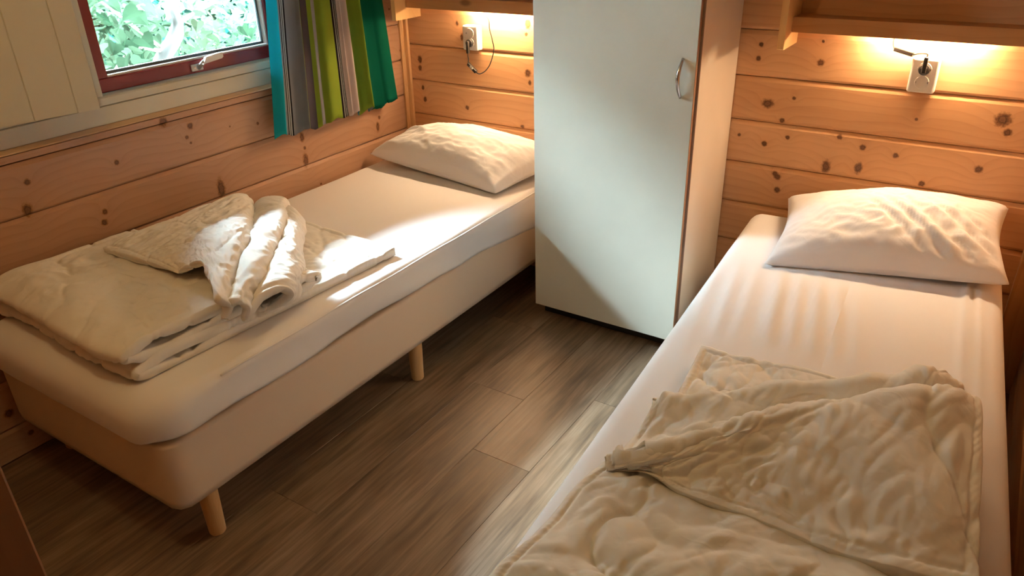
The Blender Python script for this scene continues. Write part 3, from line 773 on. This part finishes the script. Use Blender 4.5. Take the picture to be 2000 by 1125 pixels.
# ------------------------------------------------------------------ pillows
def pillow(name, label, C4, th, wr, parent=None, n=70, droop=0.0, sideth=.0):
    """C4: world corners front-left, front-right, back-right, back-left of the seam plane"""
    FL, FR, BR, BL = [np.array(c, float) for c in C4]
    u = np.linspace(0, 1, n); v = np.linspace(0, 1, n); U, V_ = np.meshgrid(u, v, indexing='ij')
    # pinch the outline between the corners
    pu = .035*np.sin(math.pi*V_)*(1-2*sm(0, 1, U)); pv = .05*np.sin(math.pi*U)*(1-2*sm(0, 1, V_))
    Uu = U+pu*1.0; Vv = V_+pv*1.0
    P = (FL[None, None]*((1-Uu)*(1-Vv))[..., None]+FR*(Uu*(1-Vv))[..., None]+BR*(Uu*Vv)[..., None]+BL*((1-Uu)*Vv)[..., None])
    e = (np.sin(math.pi*U)*np.sin(math.pi*V_))
    h = th*(np.clip(4*U*(1-U), 0, 1)**.38*np.clip(4*V_*(1-V_), 0, 1)**.36)*(.74+.26*e**.6)
    nrm = np.cross(FR-FL, BL-FL); nrm /= np.linalg.norm(nrm)
    edge = np.minimum(np.minimum(U, 1-U), np.minimum(V_, 1-V_))
    w = wr(U, V_)*sm(0, .10, edge)
    top = P+nrm*(h*1.0+w+.003)[..., None]
    bot = P-nrm*(h*.50+.001)[..., None]
    zlim = sideth
    bot[..., 2] = np.maximum(bot[..., 2], zlim)
    top[..., 2] = np.maximum(top[..., 2], zlim+.004)
    n1 = n*n; idx = np.arange(n1).reshape(n, n)
    tf = np.stack([idx[:-1, :-1], idx[1:, :-1], idx[1:, 1:], idx[:-1, 1:]], -1).reshape(-1, 4)
    ring = np.r_[idx[0, :], idx[1:, -1], idx[-1, -2::-1], idx[-2:0:-1, 0]]; r2 = np.roll(ring, -1)
    F = np.r_[tf, tf[:, ::-1]+n1, np.stack([ring, r2, r2+n1, ring+n1], -1)]
    me = set_smooth(mesh_from(np.r_[top.reshape(-1, 3), bot.reshape(-1, 3)], F))
    o = link(name, me, M_PILLOW); tag(o, label, 'pillow', 'pillows at the heads of the beds')
    return o
def wrR(U, V):
    # diagonal tension folds at the lower right, soft hollows elsewhere
    t_ = U*.9+V*.55
    a = np.zeros_like(U)
    for c, wd_, am, u0 in ((.62, .018, -1, .40), (.70, .016, -.9, .45), (.80, .02, -1.2, .52), (.93, .02, -1.2, .60), (1.02, .018, -1.0, .68), (.74, .016, .6, .45), (.87, .02, .7, .55)):
        a += am*np.exp(-((t_-c)/wd_)**2)*sm(u0-.25, u0+.1, U)*sm(.75, .35, V)
    return .010*a+.007*noise(U*5, V*5)+.0055*(ridge(U*9+V*4, V*7-U*3)-.5)*sm(1, .2, V)+.003*ridge(U*18-V*9, V*12+U*5)
def wrL(U, V):
    a = np.exp(-((U*.5+V-.42-.12*np.sin(U*9))/.03)**2)*sm(.45, .1, U)
    b = ridge(U*14, V*3)*sm(.65, .95, U)
    return .012*a+.007*b+.007*noise(U*5, V*5)+.004*ridge(U*9, V*8)+.0025*ridge(U*18-V*9, V*12+U*5)
ZP = .52
pillow('pillow', 'white pillow on the right bed with folds running to its lower right corner',
       [(-.525, 2.29, .530), (.142, 2.43, .565), (.100, 2.805, .665), (-.590, 2.80, .575)], .135, wrR, sideth=.523)
pillow('pillow', 'white pillow on the left bed, pushed into the corner beside the wardrobe',
       [(-2.415, 2.50, .560), (-1.665, 2.425, .525), (-1.50+.0, 2.80, .60), (-2.31, 2.80, .605)], .140, wrL, sideth=.510)

# ------------------------------------------------------------------ duvets
def sheet_strip(cps, ns, npf, th, quilt, puff=.008, wrk=.006, seed=0, hem=(1, 1, 1, 1), freq=1.0):
    """cps: stations x profile points (3-D).  Returns closed thick quilted strip."""
    C = np.array(cps, float); S_, P_ = C.shape[:2]
    dp = np.linalg.norm(np.diff(C, axis=1), axis=2).mean(0); tp_ = np.r_[0, np.cumsum(np.maximum(dp, 1e-3))]
    dsn = np.linalg.norm(np.diff(C, axis=0), axis=2).mean(1); ts = np.r_[0, np.cumsum(np.maximum(dsn, 1e-3))]
    tv = np.linspace(0, tp_[-1], npf); tu = np.linspace(0, ts[-1], ns)
    Q = catmull(C, ts, tu); Q = np.moveaxis(catmull(np.moveaxis(Q, 1, 0), tp_, tv), 0, 1)
    U, V_ = np.meshgrid(tu, tv, indexing='ij')
    su, sv = ts[-1], tp_[-1]
    eu = np.minimum(U if hem[0] else U+1, (su-U) if hem[1] else 1); ev = np.minimum(V_ if hem[2] else V_+1, (sv-V_) if hem[3] else 1)
    e = np.minimum(eu, ev)
    o = seed*3.7
    # meandering stitched channels between puffed fields
    k1 = 2.6*freq+.6
    f1 = np.abs(noise(U*k1+o+.6*noise(U*5, V_*5), V_*k1+o*1.7)); f2 = np.abs(noise(U*k1*.8+o*2.1, V_*k1*.8-o))
    chan = np.exp(-(f1/.035)**2)*.9+np.exp(-(f2/.03)**2)*.8
    near = np.exp(-(f1/.17)**2)+np.exp(-(f2/.16)**2)
    wx, wy = .05*noise(U*6+o, V_*6), .05*noise(U*6-o, V_*6+9)
    w1 = ridge((U+wx)*7*freq+o, (V_+wy)*11*freq)*.9+ridge((U+wy)*13*freq+o, (V_+wx)*9*freq+3)*.6
    w2 = ridge((U+wx*.6)*26*freq+V_*6, (V_+wy)*17*freq+o)*.40+ridge(U*40*freq+o, (V_+wx*.4)*30*freq)*.22
    d = wrk*(.55*(w1-.8)+(w2-.3)*(.35+.65*np.clip(near, 0, 1)))+.006*fbm(U*4+o, V_*4)
    d *= .25+.75*sm(0, .04, e)
    ruff = .0011*np.sin((U+V_)*2*math.pi/.017+7*noise(U*20, V_*20))*(.4+.6*np.clip(noise(U*30, V_*30+5)+.5, 0, 1.4))*np.exp(-((e-.014)/.008)**2)
    N = normals(Q)
    t = th*(1-.45*np.clip(chan, 0, 1))+puff*(1-np.clip(near, 0, 1))
    t = t*np.sqrt(np.clip(sm(-.022, .006, e), .12, 1))-.30*th*np.exp(-((e-.018)/.004)**2)
    A = Q+N*(t/2+d+ruff)[..., None]; B = Q-N*(t/2-d-ruff)[..., None]
    n, m_ = Q.shape[:2]; idx = np.arange(n*m_).reshape(n, m_); off = n*m_
    top = np.stack([idx[:-1, :-1], idx[1:, :-1], idx[1:, 1:], idx[:-1, 1:]], -1).reshape(-1, 4)
    ring = np.r_[idx[0, :], idx[1:, -1], idx[-1, -2::-1], idx[-2:0:-1, 0]]; r2 = np.roll(ring, -1)
    F = np.r_[top, top[:, ::-1]+off, np.stack([ring, r2, r2+off, ring+off], -1)]
    return np.r_[A.reshape(-1, 3), B.reshape(-1, 3)], F
def duvet(name, label, strips, floor_z):
    V = []; F = []; o = 0
    for v, f in strips:
        v = v.copy(); v[:, 2] = np.maximum(v[:, 2], floor_z)
        V.append(v); F.append(f+o); o += len(v)
    me = set_smooth(mesh_from(np.concatenate(V), np.concatenate(F)))
    ob = link(name, me, M_DUVET); tag(ob, label, 'duvet', 'duvets on the beds'); return ob
# left duvet: lower strip folded in four layers
B0 = .508
def lerp(a, b, f): return np.array(a)*(1-f)+np.array(b)*f
def stL(f):
    """f: 0 wall side, 1 front side"""
    x = lambda y_: lerp([-2.405], [-1.70], f)[0]+.055*f*np.clip((y_-.85)/.9, 0, 1)
    yl = .845+.01*math.sin(f*6); yt = 1.80-.03*f
    z = [B0+.016, B0+.044, B0+.073, B0+.102]
    yr = 1.46-.04*f; dz = .012*math.sin(f*5)
    pr = [(yt, z[0]), (yt-.10, z[0]), (1.45, z[0]), (1.10, z[0]), (yl+.03, z[0]), (yl-.012, (z[0]+z[1])/2), (yl+.03, z[1]), (1.10, z[1]), (yr-.03, z[1]),
          (yr+.012, (z[1]+z[2])/2), (yr-.03, z[2]), (1.10, z[2]), (yl+.015, z[2]-.004), (yl-.030, (z[2]+z[3])/2-.002), (yl+.010, z[3]+.002), (1.00, z[3]+.004), (1.15, z[3]+.003), (1.30, z[3])]
    return [(x(y), y+.0*f, z_) for y, z_ in pr]
lower = sheet_strip([stL(f) for f in (0, .2, .4, .6, .8, 1)], 110, 620, .031, 1, puff=.004, wrk=.0075, seed=1, freq=1.15, hem=(1, 1, 1, 1))
def px(lst): return [tuple(PZ(u, v, z)) for u, v, z in lst]
F_ = px([(203, 489, .640), (262, 507, .642), (318, 523, .646), (352, 534, .652)])
H_ = px([(330, 436, .655), (352, 462, .672), (380, 488, .690), (392, 515, .700)])
R1 = px([(480, 384, .630), (478, 428, .672), (455, 500, .698), (428, 588, .668)])
V1 = [(p[0]-.010, p[1]+.012, p[2]-.062) for p in R1]
R2 = px([(550, 388, .625), (543, 432, .660), (500, 515, .676), (466, 592, .645)])
V2 = [(p[0]-.010, p[1]+.012, p[2]-.060) for p in R2]
R3 = px([(578, 420, .600), (574, 465, .626), (565, 530, .634), (553, 566, .622)])
E3 = [(p[0]-.002, p[1]+.010, B0+.046) for p in R3]
E4 = [(p[0]-.02, p[1]-.09, B0+.044) for p in R3]
E3[3] = (E3[3][0]-.05, E3[3][1]-.02, E3[3][2]); E4[3] = (E4[3][0]-.09, E4[3][1]+.01, E4[3][2])
def back(p, dy, z): return (p[0]-.004, p[1]+dy, z)
cols = []
for i in range(4):
    m12 = lerp(V1[i], R2[i], .5)+np.array((0, .0, .022)); m23 = lerp(V2[i], R3[i], .5)+np.array((0, 0, .022))
    pre1 = lerp(H_[i], R1[i], .55)+np.array((0, 0, .012))
    cols.append([F_[i], tuple(lerp(F_[i], H_[i], .4)+np.array((0, 0, .004))), H_[i], tuple(pre1), R1[i], back(R1[i], .022, R1[i][2]-.032), V1[i], tuple(m12), R2[i], back(R2[i], .022, R2[i][2]-.030), V2[i], tuple(m23), R3[i], back(R3[i], .020, R3[i][2]-.028), E3[i], E4[i]])
upper = sheet_strip(cols, 150, 420, .022, 1, puff=.006, wrk=.0100, seed=2, freq=1.2)
duvet('duvet', 'white quilted duvet folded in layers and pleated on the left bed', [lower, upper], B0+.004)

# right duvet
B1 = .523
LEFT = [(1370, 688, .545), (1330, 770, .55), (1290, 840, .555), (1185, 915, .56), (1112, 984, .565), (1050, 1060, .565), (978, 1130, .56), (900, 1250, .56)]
FARX = np.array([PZ(u, v, .545) for u, v in ((1370, 688), (1440, 700), (1520, 722), (1600, 748), (1720, 745), (1830, 745), (1880, 775))])
lp_ = [PZ(u, v, z) for u, v, z in LEFT]
RIGHTX = [(.075, 1.66), (.10, 1.50), (.115, 1.30), (.125, 1.15), (.13, 1.0), (.135, .9), (.14, .75), (.15, .5)]
low = []
for (l, r) in zip(lp_, RIGHTX):
    rowp = []
    for f in (0, .2, .4, .6, .8, 1):
        z = l[2]+.014*math.sin(math.pi*f)+(.045*sm(1.25, .85, l[1]))*(.35+.65*f)
        rowp.append((l[0]*(1-f)+r[0]*f, l[1]*(1-f)+r[1]*f, z))
    low.append(rowp)
low = np.array(low); low = np.transpose(low, (1, 0, 2))
rl = sheet_strip(low, 220, 330, .034, 1, puff=.014, wrk=.0165, seed=4, freq=.75)
CA = px([(1276, 792, .592), (1360, 778, .612), (1500, 765, .628), (1640, 756, .640), (1760, 744, .650), (1830, 735, .652), (1868, 758, .612)])
CB = px([(1184, 906, .600), (1300, 878, .640), (1440, 832, .664), (1570, 798, .676), (1700, 786, .684), (1850, 776, .684), (1905, 790, .650)])
HM = px([(1188, 910, .592), (1262, 925, .604), (1340, 972, .606), (1480, 1024, .612), (1640, 1086, .620), (1790, 1132, .624), (1905, 1160, .610)])
cols = []
for i in range(7):
    A, Bc, Hm = np.array(CA[i]), np.array(CB[i]), np.array(HM[i])
    k0 = (.08, .6, 1, 1, 1, 1, .8)[i]
    fa = A+np.array((0, .035*k0, -.055*k0)); fb = A+np.array((0, .020*k0, -.012*k0))
    ma = lerp(A, Bc, .42); ma[2] = A[2]-.030
    va = Bc+np.array((0, .045*k0, -.060*k0)); vb = Bc+np.array((0, .026*k0, -.018*k0))
    m1 = lerp(Bc, Hm, .30); m1[2] += .010; m2 = lerp(Bc, Hm, .65); m2[2] += .006
    f0 = A+np.array((0, -.02, 0)); f0[2] = .565
    cols.append([tuple(f0), tuple(fa), tuple(fb), tuple(A), tuple(ma), tuple(va), tuple(vb), tuple(Bc), tuple(m1), tuple(m2), tuple(Hm)])
ru = sheet_strip(cols, 260, 330, .028, 1, puff=.010, wrk=.0150, seed=6, freq=.8)
duvet('duvet', 'white quilted duvet thrown in loose folds over the foot of the right bed', [rl, ru], B1+.005)

# ------------------------------------------------------------------ curtain
def curtain():
    cu = thing('curtain', 'striped curtain in turquoise, lime, grey and green beside the red window', 'curtain', (-2.39, 2.33, .76))
    # stripe table along the cloth: (end position 0..1, colour)
    TQ = (.02, .42, .50); GB = (.16, .28, .33); BK = (.012, .012, .016); WG = (.34, .36, .36); GY = (.24, .25, .27); CH = (.085, .075, .095)
    LM_ = (.27, .38, .05); PW = (.62, .53, .52); BL = (.10, .30, .42); GN = (.006, .115, .075); LI = (.40, .40, .44)
    st = [(.058, TQ), (.071, LI), (.107, GB), (.112, BK), (.119, WG), (.126, BK), (.133, WG), (.140, BK), (.147, WG), (.153, BK), (.245, GY), (.250, LM_), (.338, CH), (.353, LM_), (.387, LI), (.507, LM_),
          (.522, BK), (.529, WG), (.541, BK), (.549, WG), (.560, BK), (.568, WG), (.578, BK), (.614, PW), (.658, PW), (.688, BL), (.783, LM_), (.795, WG), (.81, BL), (1.01, GN)]
    t = NT('striped_cotton'); at = t.new('ShaderNodeAttribute', attribute_name='stripe')
    cr = None; prev = 0
    stops = []
    # piecewise-constant table split over two ramps (a ramp holds 32 stops)
    def tab(f, lst):
        n = t.new('ShaderNodeValToRGB'); t.con(f, n.inputs[0]); n.color_ramp.interpolation = 'CONSTANT'; e = n.color_ramp.elements
        while len(e) < len(lst): e.new(.5)
        for i, (p, c) in enumerate(lst): e[i].position = p; e[i].color = (*c, 1)
        return n.outputs[0]
    lst = []; p0 = 0
    for e_, c in st: lst.append((p0, c)); p0 = e_
    c = tab(at.outputs['Fac'], lst)
    d = t.new('ShaderNodeBsdfDiffuse'); tr = t.new('ShaderNodeBsdfTranslucent'); t.con(c, d.inputs[0]); t.con(c, tr.inputs[0])
    mx = t.new('ShaderNodeMixShader'); mx.inputs[0].default_value = .38; t.con(d.outputs[0], mx.inputs[1]); t.con(tr.outputs[0], mx.inputs[2]); t.con(mx.outputs[0], t.out.inputs[0]); t.N.remove(t.b)
    n, mz = 420, 60
    U = np.linspace(0, 1, n); Z = np.linspace(0, 1, mz); UU, ZZ = np.meshgrid(U, Z, indexing='ij')
    ybot = 1.940+(2.668-1.940)*UU; ytop = 2.10+(2.56-2.10)*UU
    y = ybot*(1-ZZ)+ytop*ZZ
    # pleats: edges where folds turn are set by hand to follow the stripes
    kn = [(0, .0), (.03, .8), (.06, 1.0), (.09, .6), (.13, .0), (.17, -.3), (.21, .2), (.247, .9), (.29, .0), (.338, -.5), (.36, .1), (.385, -.1), (.44, .8), (.49, .7), (.525, .45), (.57, .2), (.60, .45), (.614, .7), (.63, .1), (.655, .8), (.675, -.4), (.70, -.7), (.74, .3), (.783, 1.0), (.80, -.5), (.83, -.8), (.90, .0), (.96, .7), (1.0, .9)]
    kx = [k[0] for k in kn]; kv = catmull(np.array([[k[1]] for k in kn]), np.array(kx), U)[:, 0]
    amp = .029*(1-.35*ZZ)
    x = -2.392+amp*kv[:, None]+.004*noise(UU*12, ZZ*3)
    # teeter the cloth sideways where folds overlap
    y += .012*np.sin(UU*37+.6)*(1-.4*ZZ)
    z = .768+(.018*kv[:, None]+.004*np.sin(UU*70))*(1-ZZ)+.018*np.clip(.25-UU, 0, 1)*(1-ZZ)+ZZ*1.22
    z[:, 0] += .003*noise(U*60, U*0)
    P = np.stack([x, y, z], -1)
    V, F = shell_mesh(P, np.full((n, mz), .0014))
    me = mesh_from(V, F); a = me.attributes.new('stripe', 'FLOAT', 'POINT'); a.data.foreach_set('value', np.r_[UU.ravel(), UU.ravel()].astype(np.float32))
    set_smooth(me); o = link('cloth', me, t.m, cu)
    link('rod', tube_mesh([(-2.392, .55, 2.0), (-2.392, 2.78, 2.0)], .009, 12), M_GREYM, cu)
curtain()

# ------------------------------------------------------------------ ceiling lamp
cl = thing('ceiling_lamp', 'round ceiling lamp above the foot of the left bed', 'lamp', (CEIL_POS[0], CEIL_POS[1], ZC))
link('base', lathe_mesh([(.07, ZC-.015), (.07, ZC)], 24, 'z', (CEIL_POS[0], CEIL_POS[1], 0)), M_WHITEP, cl)
pl = bpy.data.lights.new('ceiling_bulb', 'POINT'); pl.energy = CEIL_W; pl.color = CEIL_COL; pl.shadow_soft_size = .035
po = bpy.data.objects.new('ceiling_bulb', pl); COL.objects.link(po); po.location = CEIL_POS
